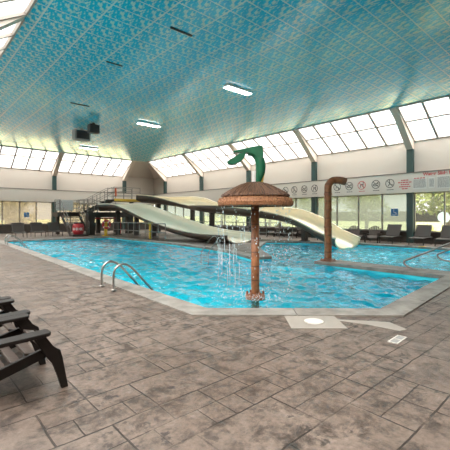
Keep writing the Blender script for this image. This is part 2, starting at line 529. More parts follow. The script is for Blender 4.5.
# corner soffits between the last beams
def slab(name, pts, m, th=.12):
    bm = B()
    a = [bm.verts.new(p) for p in pts]; b = [bm.verts.new((p[0], p[1], p[2]+th)) for p in pts]
    bm.faces.new(a); bm.faces.new(b[::-1])
    for i in range(len(pts)): bm.faces.new((a[i], a[(i+1) % len(pts)], b[(i+1) % len(pts)], b[i]))
    return tag(link(name, bm, m), kind='structure')
slab('ceiling_corner_far', [(COLX[2], CY1, ZC), (CX1, CY1, ZC), (XR+.1, YF+.1, ZW), (COLX[2], YF+.1, ZW)], W_UP)
slab('ceiling_corner_right', [(CX1, COLY[5], ZC), (XR+.1, COLY[5], ZW), (XR+.1, YF+.1, ZW), (CX1, CY1, ZC)], W_UP)
slab('ceiling_corner_left', [(CX0, LBY[5], ZC), (CX0, CY1, ZC), (COLX[0], CY1, ZC), (COLX[0], YF+.1, ZW), (XL-.1, YF+.1, ZW-.3), (XL-.1, LBY[5], ZL)], W_UP)
slab('ceiling_corner_near', [(CX1, YN, ZC), (XR+.1, YN, ZW), (XR+.1, COLY[0], ZW), (CX1, COLY[0], ZC)], W_UP)

# skylights: one window per bay
WN = [0]
def skylight(p00, p10, p11, p01, cols, split=.6, rows=2):
    """p00-p10 along the eave, p01-p11 along the ceiling edge"""
    WN[0] += 1
    root = thing('window_%d' % WN[0], None, None, p00, kind='structure')
    P0 = Vector(p00)
    A, Bv, Cc, D = [Vector(p)-P0 for p in (p00, p10, p11, p01)]
    def at(u, v): return A.lerp(Bv, u).lerp(D.lerp(Cc, u), v)
    nrm = (Bv-A).cross(D-A).normalized()
    if nrm.z < 0: nrm = -nrm
    bm = B()
    for i in range(cols+1):
        beam(bm, at(i/cols, 0), at(i/cols, 1), .10, .09, nrm)
    for v in (0, split, 1):
        beam(bm, at(0, v), at(1, v), .09, .09, nrm)
    link('window_frame', bm, SKYFR, root)
    bm = B()
    for i in range(cols):
        for v0, v1 in ((0, split), (split, 1)):
            q = [at(i/cols, v0), at((i+1)/cols, v0), at((i+1)/cols, v1), at(i/cols, v1)]
            quad(bm, [p + nrm*.03 for p in q])
    link('window_pane', bm, G_SKY, root)
for y0, y1 in zip(COLY, COLY[1:]):
    skylight((XR, y0+.17, ZW), (XR, y1-.17, ZW), (CX1, y1-.17, ZC), (CX1, y0+.17, ZC), 5, .58)
for x0, x1 in zip(COLX, COLX[1:]):
    skylight((x0+.17, YF, ZW), (x1-.17, YF, ZW), (x1-.17, CY1, ZC), (x0+.17, CY1, ZC), 6, .62)
for y0, y1 in zip([YN-.17]+LBY, LBY):
    skylight((XL, y0+.17, ZL), (XL, y1-.17, ZL), (CX0, y1-.17, ZC), (CX0, y0+.17, ZC), 5, .5)

# windows: one per bay
def window(origin, axis, length, z0, z1, cols, gm, wframe=FRAME):
    WN[0] += 1
    root = thing('window_%d' % WN[0], None, None, origin, kind='structure')
    bm = B()
    def bx(bm, a0, a1, d0, d1, zz0, zz1):
        if axis == 'y': box(bm, d0, d1, a0, a1, zz0, zz1)
        else: box(bm, a0, a1, d0, d1, zz0, zz1)
    for i in range(cols+1):
        c = length*i/cols; bx(bm, c-.035, c+.035, .03, .13, z0, z1)
    bx(bm, 0, length, .03, .13, z0, z0+.06); bx(bm, 0, length, .03, .13, z1-.06, z1)
    link('window_frame', bm, wframe, root)
    bm = B()
    for i in range(cols):
        bx(bm, length*i/cols+.03, length*(i+1)/cols-.03, .075, .085, z0+.05, z1-.05)
    link('window_pane', bm, gm, root)
    bm = B(); bx(bm, 0, length, -.10, .14, z0-.04, z0)
    link('window_sill', bm, LINE, root)
for i, (y0, y1) in enumerate(zip(COLY, COLY[1:]+[YF])):
    window((XR, y0+.165, 0), 'y', y1-y0-.33, SILL, WTOP, 4 if i < 5 else 2, G_CLEAR if i == 0 else G_FROST)
for x0, x1 in zip([XL-.165]+COLX, COLX+[XR+.165]):
    window((x0+.165, YF, 0), 'x', x1-x0-.33, SILLF, WTOP, max(2, round((x1-x0)/1.36)), G_FROSTF)

# ------------------------------------------------------------------ outdoors
bm = B(); quad(bm, [(XR+.3, -60, -.25), (150, -60, 2.0), (150, 150, 2.0), (XR+.3, 150, -.25)])
quad(bm, [(-60, YF+.3, -.25), (XR+.3, YF+.3, -.25), (XR+.3, 150, -.25), (-60, 150, -.25)])
tag(link('ground', bm, LAWN), 'pale dry lawn outside the windows', kind='structure')

def tree(x, y, h, r, m, label, rot=0, zc=.62, flat=.8, nleaf=2600, cat='tree', trunk=True, name='tree', sz=.16):
    t = thing(name, label, cat, (x, y, -.25), rot)
    rnd = random.Random(int(x*31+y*17))
    bm = B()
    cl = [(rnd.uniform(-.6, .6)*r, rnd.uniform(-.6, .6)*r, h*zc + rnd.uniform(-.55, .6)*(h*(1-zc)), rnd.uniform(.35, .62)*r) for _ in range(11)]
    for _ in range(nleaf):
        cx, cy, cz, cr = rnd.choice(cl)
        d = Vector((rnd.gauss(0, 1), rnd.gauss(0, 1), rnd.gauss(0, 1))).normalized()*cr*rnd.uniform(.55, 1)
        p = Vector((cx, cy, cz)) + Vector((d.x, d.y, d.z*flat))
        if p.z < .05: p.z = .05 + rnd.random()*.2
        a = Vector((rnd.gauss(0, 1), rnd.gauss(0, 1), rnd.gauss(0, 1))).normalized()
        b2 = a.orthogonal().normalized()
        s = sz*rnd.uniform(.6, 1.3)
        quad(bm, [p-a*s, p+b2*s*.5, p+a*s, p-b2*s*.5])
    link('foliage', bm, m, t)
    bm = B()
    tube(bm, [(0, 0, 0), (.05*r, 0, h*.3), (-.03*r, .02*r, h*.6), (.05*r, 0, h*.8)], [.07*r+.03, .055*r+.02, .04*r+.02, .015], 8)
    for k in range(5):
        a = k*1.256+rnd.random()
        tube(bm, [(0, 0, h*(.32+.06*k)), (math.cos(a)*r*.5, math.sin(a)*r*.5, h*(.52+.06*k))], [.03*r+.01, .012], 6)
    link('trunk' if trunk else 'stem', bm, BARK, t)
    return t
tree(33, 9.6, 5.6, 2.7, LEAF, 'olive green tree outside the clear window at far right', zc=.62, nleaf=5200, sz=.22)
GR = 'trees outside the frosted windows'
for x, y, h, r, l in ((31, 15.5, 5.0, 2.2, 'green tree outside the frosted window nearest the clear one'),
                   (30, 20.5, 5.6, 2.4, 'green tree outside the frosted windows, behind the bent pipe'),
                   (30.5, 26.5, 4.8, 2.3, 'green tree outside the frosted windows, behind the mushroom cap'),
                   (30, 34, 5.2, 2.5, 'green tree outside the last frosted window before the far corner')):
    tree(x, y, h, r, LEAF, l).__setitem__('group', GR)
for x, y, h, r, l in ((5.0, 41, 4.4, 2.6, 'tan tree outside the far-left window, first from the picture edge'),
                   (9.9, 45, 4.6, 2.2, 'tan tree outside the far wall beside the green column'),
                   (15.0, 42.5, 4.8, 2.4, 'tan tree outside the far wall behind the slide tower')):
    tree(x, y, h, r, LEAFD, l, zc=.5, flat=1).__setitem__('group', 'tan trees outside the far wall')
GB = 'bushes under the clear window'
for x, y, l in ((22.6, 7.9, 'low yellow-green bush outside the clear window beside the green column'),
                (23.0, 5.9, 'low yellow-green bush outside the clear window near the right picture edge')):
    tree(x, y, 1.25, .75, LEAFB, l, nleaf=900, cat='bush', trunk=False, name='bush', zc=.5, sz=.08).__setitem__('group', GB)
fr = thing('garden_fence', 'long brown wooden fence across the lawn outside', 'fence', (63, 6, .45))
bm = B()
for i in range(150): box(bm, 0, .03, i*.2, i*.3+.285, .05, 1.75 + .02*(i % 3))
link('fence_boards', bm, FENCEM, fr)
for i in range(13):
    bm = B(); box(bm, .03, .13, i*2.5, i*2.5+.1, 0, 1.8); link('post', bm, FENCEM, fr)
sg = thing('outdoor_sign', 'round pale blue sign on a post outside the clear window', 'sign', (30.5, 9.15, -.25), PI/2)
bm = B(); tube(bm, [(0, .05, 0), (0, .05, 1.35)], .04, 8); link('post', bm, WHITE, sg)
bm = B()
for k in range(24):
    pass
prism(bm, [(.42*math.cos(2*PI*k/24), 1.6+.42*math.sin(2*PI*k/24)) for k in range(24)], 'y', 0, .05)
link('sign_face', bm, mat('pale_blue', (.42, .58, .68), .5), sg)

# ------------------------------------------------------------------ near-left and right deck chairs (slatted, sloping seat)
def make_adirondack():
    t = thing('deck_chair', 'x', 'chair')
    # front faces +x; y across; rail = side board that is also the rear foot
    for s in (-1, 1):
        y = s*.27
        bm = B(); beam(bm, (.93, y, .315), (-.02, y, .045), .035, .085); bevel(bm, .008)
        link('side_rail', bm, PLAST, t)
    for s in (-1, 1):
        y = s*.315
        bm = B()
        d = Vector((.20, 0, -.535)).normalized()
        a, b2 = Vector((.865, y, .535)), Vector((1.06, y, 0))
        w = .055
        # leg with a rounded shoulder at seat height
        pts = [(a.x-w, .495), (a.x+w*.7, .495), (.98, .36), (1.035, .33), (1.05, .27), (1.10, .0), (1.045, .0), (.985, .22), (.94, .27)]
        prism(bm, pts, 'y', y-.02, y+.02); bevel(bm, .006)
        link('front_leg', bm, PLAST, t)
    for s in (-1, 1):
        y = s*.33
        bm = B()
        pts = [(.93, y-.07), (.95, y-.04), (.95, y+.04), (.93, y+.07), (.5, y+.065), (.1, y+.04), (.1, y-.04), (.5, y-.065)]
        vs0 = [bm.verts.new((px, py, .445 + .035*(px-.1)/.85)) for px, py in pts]
        vs1 = [bm.verts.new((px, py, .475 + .035*(px-.1)/.85)) for px, py in pts]
        bm.faces.new(vs0[::-1]); bm.faces.new(vs1)
        for i in range(8): bm.faces.new((vs0[i], vs0[(i+1) % 8], vs1[(i+1) % 8], vs1[i]))
        bevel(bm, .006)
        link('armrest', bm, PLAST, t)
    for i in range(6):
        u = i/5
        x = .93 - u*.52
        z = .37 - u*.16 - .035*math.sin(u*PI)
        bm = B(); beam(bm, (x, -.255, z), (x, .255, z), .092, .02, Vector((.3, 0, 1))); bevel(bm, .005)
        link('seat_slat', bm, SLATM, t)
    for i in range(7):
        f = (i-3)/3
        y0, y1 = f*.20, f*.285
        L = .80 - .13*f*f
        a = Vector((.40, y0, .18)); e = Vector((.40-L*.42, y1, .18+L*.907))
        bm = B(); beam(bm, a, e, .066, .018, Vector((1, 0, .46))); bevel(bm, .006)
        link('back_slat', bm, SLATM, t)
    for h_ in (.22, .50):
        a = Vector((.40-.42*h_-.025, 0, .18+.907*h_))
        bm = B(); beam(bm, a-Vector((0, .32, 0)), a+Vector((0, .32, 0)), .07, .025, Vector((1, 0, .46))); bevel(bm, .005)
        link('back_rail', bm, PLAST, t)
    return t
ch = make_adirondack()
ch.location = (-.04, 3.50, 0)
ch['label'] = 'dark brown slatted deck chair at left, nearest the camera'
ch['group'] = 'brown deck chairs along the left edge'
dup(ch, (0.0, 4.30, 0), 0, 'dark brown slatted deck chair at left, middle of the three', 'brown deck chairs along the left edge')
dup(ch, (0.0, 5.13, 0), 0, 'dark brown slatted deck chair at left, farthest of the three from the camera', 'brown deck chairs along the left edge')
dup(ch, (19.7, 10.65, 0), PI*1.25, 'dark slatted deck chair by the right wall, next to the slide exit', 'deck chairs by the frosted windows')
dup(ch, (19.85, 9.4, 0), PI*1.08, 'dark slatted deck chair by the right wall, between another deck chair and a lounger', 'deck chairs by the frosted windows')

# ------------------------------------------------------------------ sling loungers
def make_lounger():
    t = thing('sun_lounger', 'x', 'sun lounger')
    bm = B()
    for s in (-1, 1): tube(bm, spline([(1.35, s*.33, .33), (.9, s*.33, .36), (.45, s*.33, .37), (-.05, s*.33, .36)], 4), .022, 8)
    for x in (1.35, -.05): tube(bm, [(x, -.33, .335 if x > 1 else .36), (x, .33, .335 if x > 1 else .36)], .022, 8)
    link('frame', bm, DARKST, t)
    bm = B()
    for s in (-1, 1): tube(bm, [(.42, s*.34, .37), (.10, s*.36, .97)], .022, 8)
    tube(bm, [(.10, -.36, .97), (.10, .36, .97)], .022, 8)
    link('back_frame', bm, DARKST, t)
    bm = B(); box(bm, .42, 1.33, -.315, .315, .352, .364); link('seat', bm, SLING, t)
    bm = B(); beam(bm, (.41, 0, .385), (.11, 0, .955), .66, .014, Vector((1, 0, .53))); link('backrest', bm, SLING, t)
    for x in (1.18, .12):
        for s in (-1, 1):
            bm = B(); tube(bm, [(x, s*.33, .35), (x+.04, s*.34, 0)], .022, 8); link('leg', bm, DARKST, t)
    return t
lo = make_lounger(); GL = 'loungers along the right wall'
lo.location = (20.25, 6.95, 0); lo.rotation_euler = (0, 0, PI); lo['label'] = 'dark sling lounger by the clear window, just right of the green column'; lo['group'] = GL
dup(lo, (20.25, 8.45, 0), PI, 'dark sling lounger below the blue window sign, left of the green column', GL)
dup(lo, (20.25, 5.75, 0), PI, 'dark sling lounger at the right picture edge by the clear window', GL)
GF = 'loungers along the far-left side'
for x, y, l in ((5.95, 28.0, 'dark sling lounger at the far left, second from the picture edge'),
                (7.15, 28.15, 'dark sling lounger at the far left, third from the picture edge'),
                (8.35, 28.4, 'dark sling lounger at the far left, next to the stair'),
                (4.0, 27.8, 'dark sling lounger cut by the left picture edge at the far end of the pool')):
    dup(lo, (x, y, 0), -PI/2, l, GF)

# ------------------------------------------------------------------ pool ladders and rails
def make_ladder(sx=.55):
    t = thing('pool_ladder', 'x', 'ladder')
    for y in (0, sx):
        prof = spline([(0, 0, .0), (0, 0, .30), (.04, 0, .43), (.15, 0, .50), (.28, 0, .48), (.42, 0, .38), (.62, 0, .16), (.85, 0, -.10), (.92, 0, -.3), (.92, 0, -.75)], 6)
        bm = B(); tube(bm, [(p.x, y, p.z) for p in prof], .022, 12); r = link('handrail', bm, STEEL, t, True)
        bm = B(); lathe(bm, [(0, .024), (.055, .024), (.05, .034), (.024, .045), (0, .045)], 20, (0, y)); link('flange', bm, STEEL, r, True)
    for z in (-.3, -.55):
        bm = B(); box(bm, .87, .97, .0, sx, z-.015, z+.015); link('step', bm, STEEL, t)
    return t
la = make_ladder(); la.location = (3.05, 6.60, 0); la['label'] = 'steel pool ladder handrails on the near-left pool edge'
dup(la, (3.90, 20.3, 0), 0, 'steel pool ladder handrails at the far-left pool edge, by the picture edge')
dup(la, (11.0, 12.75, 0), PI*.98, 'small steel ladder rails at the foot of the left slide')
def loop_rail(x, y, label):
    t = thing('handrail', label, 'handrail', (x, y, 0))
    bm = B()
    p = spline([(0, -.95, .0), (0, -.55, .02), (0, -.2, .05), (0, -.03, .12), (0, .0, .22), (0, -.14, .30), (0, -.63, .54), (0, -1.1, .775), (0, -1.55, .93), (0, -1.95, .97), (0, -2.2, .85), (0, -2.3, .6), (0, -2.3, 0)], 6)
    tube(bm, p, .026, 12); link('rail', bm, STEEL, t, True)
    bm = B(); lathe(bm, [(0, 0.0), (.06, 0), (.055, .03), (.027, .05), (0, .05)], 20, (0, -2.3)); link('flange', bm, STEEL, t, True)
loop_rail(10.15, 4.0, 'bent steel handrail on the low wall dividing the pool')
loop_rail(12.75, 4.0, 'bent steel handrail standing in the far pool, seen through the nearer one')

# ------------------------------------------------------------------ mushroom fountain
mf = thing('mushroom_fountain', 'brown thatched mushroom fountain with green serpent spout standing in the pool', 'fountain', (5.10, 4.79, -1.15))
Z0 = 1.15
bm = B(); tube(bm, [(0, 0, 0), (0, 0, Z0+1.7)], .08, 20); link('pole', bm, RUST, mf, True)
bm = B(); lathe(bm, [(0, Z0-.15), (.19, Z0-.15), (.19, Z0-.09), (.16, Z0-.06), (.09, Z0-.05), (0, Z0-.05)], 28); fl = link('base_flange', bm, RUSTP, mf)
for k in range(6):
    a = k*PI/3+.3
    bm = B(); lathe(bm, [(0, Z0-.10), (.022, Z0-.10), (.022, Z0-.01), (.012, Z0+.0), (0, Z0+.0)], 8, (.155*math.cos(a), .155*math.sin(a))); link('bolt', bm, RUSTP, fl)
def thatch(name, prof, m, rows, nper, ln):
    """a solid of revolution with overlapping straw strips laid on it"""
    bm = B(); lathe(bm, prof, 40)
    up = [p for p in prof]
    rnd = random.Random(5)
    def at(t):
        t = max(0, min(.9999, t))*(len(up)-1); i = int(t); f = t-i
        return up[i][0]*(1-f)+up[i+1][0]*f, up[i][1]*(1-f)+up[i+1][1]*f
    for r_ in range(rows):
        t0 = r_/rows
        for k in range(nper):
            a = 2*PI*(k+rnd.random())/nper
            ta = t0 + rnd.uniform(-.05, .05); tb = ta + ln*rnd.uniform(.8, 1.25)
            (ra, za), (rb, zb) = at(ta), at(tb)
            if ra < .03: ra = .03
            da = rnd.uniform(-.03, .03)
            p = Vector((ra*math.cos(a), ra*math.sin(a), za+.012)); q = Vector((rb*math.cos(a+da)*1.012, rb*math.sin(a+da)*1.012, zb+.014-rnd.random()*.02))
            s = Vector((-math.sin(a), math.cos(a), 0))*.007
            o_ = Vector((math.cos(a), math.sin(a), .3))*.007
            quad(bm, [p-s, p+s, q+s*1.2, q-s*1.2]); quad(bm, [p+s, p+o_, q+o_, q+s]); quad(bm, [p-s, q-s, q+o_, p+o_])
    return link(name, bm, m, mf)
prU = [(0, Z0+2.10), (.14, Z0+2.09), (.28, Z0+2.05), (.42, Z0+1.98), (.55, Z0+1.91), (.645, Z0+1.845), (.655, Z0+1.825)]
prL = [(.50, Z0+1.83), (.62, Z0+1.81), (.695, Z0+1.775), (.725, Z0+1.71), (.715, Z0+1.655), (.69, Z0+1.635)]
thatch('thatch_crown', prU, THATCHU, 7, 90, .24)
thatch('thatch_skirt', prL, THATCHL, 5, 150, .40)
bm = B(); lathe(bm, [(.70, Z0+1.66), (.66, Z0+1.655), (.4, Z0+1.72), (.08, Z0+1.75)], 40); link('underside', bm, RUSTP, mf)
# serpent spout: neck rising from the crown, flat head with open jaws pointing left of the picture
U_ = Vector((.743, -.669, 0)).normalized()          # along the fountain's long side
V_ = Vector((.669, .743, 0)).normalized()
def S(u, z, v=0): return U_*u + V_*v + Vector((0, 0, z + Z0))
sp = [S(.05, 2.07), S(.075, 2.2), S(.10, 2.33), S(.10, 2.47), S(.06, 2.58), S(-.03, 2.655), S(-.14, 2.67)]
pts = spline(sp, 5)
bm = B(); tube(bm, pts, [.055 + .045*math.sin(PI*min(1, i/(len(pts)-1)*1.1)) for i in range(len(pts))], 14)
nk = link('spout_neck', bm, GREENS, mf, True)
bm = B()
bl = [p + U_*(.055 if p.z < Z0+2.5 else .0) for p in pts[:18]]
tube(bm, bl, .042, 10); link('belly_stripe', bm, BELLY, nk, True)
def plate(poly, v0, v1):
    bm = B()
    A = [bm.verts.new(S(u, z, v0)) for u, z in poly]; Bv = [bm.verts.new(S(u, z, v1)) for u, z in poly]
    bm.faces.new(A[::-1]); bm.faces.new(Bv)
    for i in range(len(poly)): bm.faces.new((A[i], A[(i+1) % len(poly)], Bv[(i+1) % len(poly)], Bv[i]))
    bevel(bm, .012)
    return bm
link('spout_crest', plate([(.14, 2.79), (.10, 2.805), (-.05, 2.78), (-.25, 2.735), (-.43, 2.70), (-.42, 2.67), (-.20, 2.68), (-.05, 2.66), (.06, 2.60), (.13, 2.50), (.155, 2.62)], -.09, .09), GREENS, mf)
link('spout_jaw', plate([(-.18, 2.69), (-.30, 2.66), (-.38, 2.60), (-.55, 2.50), (-.53, 2.455), (-.44, 2.43), (-.40, 2.46), (-.27, 2.51), (-.20, 2.60)], -.085, .085), GREENS, mf)
bm = B(); tube(bm, [S(-.02, 2.05), S(-.02, 2.32)], .045, 10); link('spout_nozzle', bm, WHITE, mf)

# water running off the cap and splashing round the pole
bm = B()
rnd = random.Random(11)
def drop(p, r, st=1.6):
    M_ = Matrix.Translation(p) @ Matrix.Diagonal((r, r, r*st, 1))
    bmesh.ops.create_icosphere(bm, subdivisions=1, radius=1, matrix=M_)
for k in range(520):
    a = rnd.random()*2*PI; z = rnd.random()**1.15*1.7
    rr = .70 + .02*rnd.gauss(0, 1)
    if math.cos(a-PI*1.2) < -.2 and rnd.random() < .5: continue
    drop(Vector((5.08+rr*math.cos(a), 4.80+rr*math.sin(a), 1.64-z)), rnd.uniform(.004, .009), rnd.uniform(1.2, 3.2))
for k in range(420):
    a = rnd.random()*2*PI; rr = abs(rnd.gauss(.30, .30))+.09
    drop(Vector((5.08+rr*math.cos(a), 4.80+rr*math.sin(a), -.12+abs(rnd.gauss(0, .05)))), rnd.uniform(.005, .011), 1)
for k in range(22):
    a = PI*1.02 + rnd.gauss(0, .38); rr = .70+.02*rnd.gauss(0, 1); z0 = rnd.uniform(.5, 1.62); l_ = rnd.uniform(.15, .5)
    x_, y_ = 5.08+rr*math.cos(a), 4.80+rr*math.sin(a)
    tube(bm, [(x_, y_, z0), (x_+.004, y_, z0-l_*.5), (x_, y_, z0-l_)], [.002, .0045, .002], 5)
tag(link('falling_water', bm, SPRAY, None, True), 'drops of water falling off the rim of the mushroom fountain', 'water drops', kind='stuff')

# ------------------------------------------------------------------ bent pipe spout
pf = thing('pipe_fountain', 'tall rust-brown pipe with bent top on the low pool divider', 'fountain', (10.15, 6.35, .022))
p = spline([(0, 0, 0), (0, 0, 1.2), (0, 0, 2.25), (.02, -.02, 2.44), (.12, -.10, 2.56), (.28, -.25, 2.57), (.36, -.32, 2.54)], 8)
bm = B(); tube(bm, p, .115, 20); pipe = link('pipe', bm, RUST, pf, True)
for z in (.5, 1.05, 1.6, 2.1):
    bm = B(); tube(bm, [(0, 0, z), (0, 0, z+.05)], .128, 20); link('ring', bm, RUSTP, pipe)
bm = B(); tube(bm, [(.33, -.295, 2.555), (.42, -.375, 2.52)], [.125, .12], 20); link('spout', bm, RUSTP, pf)
bm = B(); lathe(bm, [(0, 0), (.24, 0), (.24, .03), (.15, .05), (.12, .09), (0, .09)], 24); link('base_flange', bm, RUSTP, pf)
for k in range(6):
    a = k*PI/3
    bm = B(); lathe(bm, [(0, .03), (.025, .03), (.025, .07), (0, .07)], 8, (.195*math.cos(a), .195*math.sin(a))); link('bolt', bm, RUSTP, pf)

# ------------------------------------------------------------------ water slides
def frames(path):
    out = []
    for i, p in enumerate(path):
        t = (path[min(i+1, len(path)-1)] - path[max(i-1, 0)]).normalized()
        s = t.cross(Vector((0, 0, 1))).normalized()
        out.append((p, s, s.cross(t)))
    return out
def sweep(bm, fr, prof, closed=False):
    rings = [[bm.verts.new(p + s*a + u*b) for a, b in prof] for p, s, u in fr]
    m_ = len(prof)
    for r0, r1 in zip(rings, rings[1:]):
        for k in range(m_ if closed else m_-1): bm.faces.new((r0[k], r0[(k+1) % m_], r1[(k+1) % m_], r1[k]))
    if closed:
        bm.faces.new(rings[0][::-1]); bm.faces.new(rings[-1])
def slide(root, pts, w, h, cm, supports, rolls, n=10):
    path = spline(pts, n)
    fr = frames(path)
    for i, (p, s, u) in enumerate(fr):          # banking of the trough in its bends
        k_ = min(i//n, len(rolls)-2); f = (i-k_*n)/n
        a = math.radians(rolls[k_]*(1-f)+rolls[k_+1]*f)
        fr[i] = (p, s*math.cos(a)-u*math.sin(a), u*math.cos(a)+s*math.sin(a))
    inner = [(-w*math.cos(a), h - h*math.sin(a)**.7) for a in [PI*k/14 for k in range(15)]]
    outer = [(-(w+.05)*math.cos(a), h - (h+.09)*math.sin(a)**.7) for a in [PI*k/14 for k in range(15)]]
    bm = B(); sweep(bm, fr, inner + [(x, y+.002) for x, y in outer[::-1]], True)
    # inner skin cream, outer skin brown
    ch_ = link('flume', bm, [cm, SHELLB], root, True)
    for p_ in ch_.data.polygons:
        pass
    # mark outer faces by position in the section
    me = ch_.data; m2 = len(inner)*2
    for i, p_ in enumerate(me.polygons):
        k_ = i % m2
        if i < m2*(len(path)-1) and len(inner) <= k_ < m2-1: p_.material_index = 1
    bm = B()
    for sgn in (-1, 1):
        tube(bm, [p + s*sgn*(w+.03) + u*(h+.01) for p, s, u in fr], .045, 8)
    link('rim', bm, cm, root, True)
    for i in supports:
        p, s, u = fr[min(i, len(fr)-1)]
        zt = p.z - .07
        bm = B(); box(bm, p.x-.14, p.x+.14, p.y-.14, p.y+.14, 0, zt); box(bm, p.x-.22, p.x+.22, p.y-.22, p.y+.22, 0, .06)
        bevel(bm, .01)
        link('support_post', bm, DARKST, root)
    return fr
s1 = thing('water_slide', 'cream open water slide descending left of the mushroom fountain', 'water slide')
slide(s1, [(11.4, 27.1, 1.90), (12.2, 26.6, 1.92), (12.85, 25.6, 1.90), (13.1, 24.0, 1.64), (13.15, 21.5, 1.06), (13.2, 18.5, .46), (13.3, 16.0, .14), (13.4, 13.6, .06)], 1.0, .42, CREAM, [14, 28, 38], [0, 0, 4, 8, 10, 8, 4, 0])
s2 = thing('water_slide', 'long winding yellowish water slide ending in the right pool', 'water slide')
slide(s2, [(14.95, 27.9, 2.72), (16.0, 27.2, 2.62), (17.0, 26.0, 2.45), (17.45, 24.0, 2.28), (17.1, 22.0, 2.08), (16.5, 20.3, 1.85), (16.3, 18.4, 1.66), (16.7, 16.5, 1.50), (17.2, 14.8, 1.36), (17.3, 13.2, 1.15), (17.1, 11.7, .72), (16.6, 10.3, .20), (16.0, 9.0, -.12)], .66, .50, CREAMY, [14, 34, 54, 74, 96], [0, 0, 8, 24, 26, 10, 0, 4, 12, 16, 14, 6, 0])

# ------------------------------------------------------------------ slide tower: decks, pillars, railings
tw = thing('slide_tower', 'dark slide tower with two decks and grey railings at the far end', 'slide tower')
ZD, ZU = 1.75, 2.80
bm = B(); box(bm, 9.1, 14.4, 29.3, 30.6, ZD-.12, ZD); box(bm, 10.6, 14.4, 27.6, 29.3, ZD-.12, ZD)
link('lower_deck', bm, DARKST, tw)
bm = B(); box(bm, 10.6, 14.4, 27.5, 27.6, ZD-.40, ZD); box(bm, 9.0, 9.1, 29.3, 30.6, ZD-.35, ZD); box(bm, 9.1, 10.6, 29.22, 29.3, ZD-.35, ZD)
link('fascia', bm, DARKST, tw)
bm = B(); box(bm, 12.8, 15.2, 27.5, 29.2, ZU-.15, ZU); link('upper_deck', bm, DARKST, tw)
bm = B(); box(bm, 12.75, 15.25, 27.42, 27.5, ZU-.16, ZU+.06); box(bm, 15.2, 15.28, 27.42, 29.2, ZU-.16, ZU+.06); link('yellow_edge', bm, YEL, tw)
for x, y, w in ((10.75, 27.3, .26), (14.2, 27.9, .2), (9.3, 30.3, .12), (14.2, 30.3, .15), (15.0, 28.9, .13), (12.6, 30.3, .15)):
    bm = B(); box(bm, x-w, x+w, y-w, y+w, 0, (ZU if x > 14.9 else ZD)-.12); link('pillar', bm, DARKST, tw)
def railing(root, a, b, z0, z1, n, h=1.0, bars=3, name='railing'):
    a, b = Vector(a), Vector(b)
    bm = B()
    A, Bb = Vector((a.x, a.y, z0)), Vector((b.x, b.y, z1))
    for k in range(1, bars+1):
        o_ = Vector((0, 0, h*k/bars)); tube(bm, [A+o_, Bb+o_], .024, 6)
    r = link(name, bm, RAILM, root)
    for i in range(n+1):
        p = A.lerp(Bb, i/n)
        bm = B(); tube(bm, [p, p+Vector((0, 0, h))], .026, 6); link('post', bm, RAILM, r)
railing(tw, (9.15, 30.5), (14.3, 30.5), ZD, ZD, 6)
railing(tw, (9.15, 29.35), (9.15, 30.5), ZD, ZD, 1)
railing(tw, (10.7, 27.65), (11.2, 27.65), ZD, ZD, 1)
railing(tw, (10.66, 29.3), (10.66, 27.65), ZD, ZD, 2)
railing(tw, (12.9, 27.55), (15.1, 27.55), ZU, ZU, 3)
railing(tw, (12.9, 29.1), (15.1, 29.1), ZU, ZU, 3)
railing(tw, (12.9, 27.55), (12.9, 27.9), ZU, ZU, 1)
def stairs(label, a, b, z0, z1, w, n):
    """from a (low) to b (high); w across"""
    a, b = Vector((*a, z0)), Vector((*b, z1))
    t = thing('staircase', label, 'staircase', (a.x, a.y, z0))
    d = b-a; hd = Vector((d.x, d.y, 0)).normalized(); s = Vector((-hd.y, hd.x, 0))
    for i in range(n):
        p = d*((i+.5)/n); p.z = d.z*(i+1)/n - .02
        bm = B(); beam(bm, p-s*w/2, p+s*w/2, Vector((d.x, d.y, 0)).length/n*1.05, .04); link('tread', bm, DARKST, t)
    for k in (-1, 1):
        bm = B(); beam(bm, s*k*w/2 + Vector((0, 0, .0)), d+s*k*w/2 - Vector((0, 0, .1)), .05, .24); link('stringer', bm, DARKST, t)
        bm = B()
        for hh in (.5, 1.0): tube(bm, [s*k*w/2+Vector((0, 0, hh)), d+s*k*w/2+Vector((0, 0, hh))], .026, 6)
        for i in range(4):
            p = d*(i/3)+s*k*w/2; tube(bm, [p, p+Vector((0, 0, 1.0))], .026, 6)
        link('handrail', bm, RAILM, t)
stairs('dark staircase with grey rails going up behind the red cooler', (9.85, 26.95), (9.85, 29.2), 0, ZD, 1.35, 9)
stairs('short dark staircase between the lower and upper tower decks', (10.9, 28.4), (12.8, 28.4), ZD, ZU, .9, 6)
# notice board on the landing
nb = thing('notice_board', 'white notice board with lines of text on the stair landing', 'sign', (9.2, 30.38, ZD+.02))
bm = B(); box(bm, 0, 1.35, -.02, .02, .12, 1.0); link('board', bm, WHITE, nb)
bm = B(); box(bm, .08, .12, .02, .05, 0, 1.0); box(bm, 1.2, 1.24, .02, .05, 0, 1.0); link('support', bm, RAILM, nb)
rnd = random.Random(3)
bm = B()
for r_ in range(6):
    x = .1; z = .9-r_*.125
    while x < 1.2:
        w = rnd.uniform(.05, .14); box(bm, x, min(1.25, x+w), -.026, -.02, z-.014, z); x += w+.06
link('text_lines', bm, INKG, nb)
# float on the tower rail
ft = thing('rescue_float', 'small orange-red float hanging on the upper deck railing post', 'float', (12.84, 27.4, ZU+.25))
bm = B(); tube(bm, spline([(0, 0, 0), (.01, 0, .08), (0, 0, .45), (0, .0, .62), (0, 0, .66)], 4), [.03]+[.075]*14+[.05, .02], 10); link('body', bm, ORANGE, ft, True)
bm = B(); tube(bm, [(0, 0, .64), (0, .08, .76)], .012, 6); link('strap', bm, WHITE, ft)

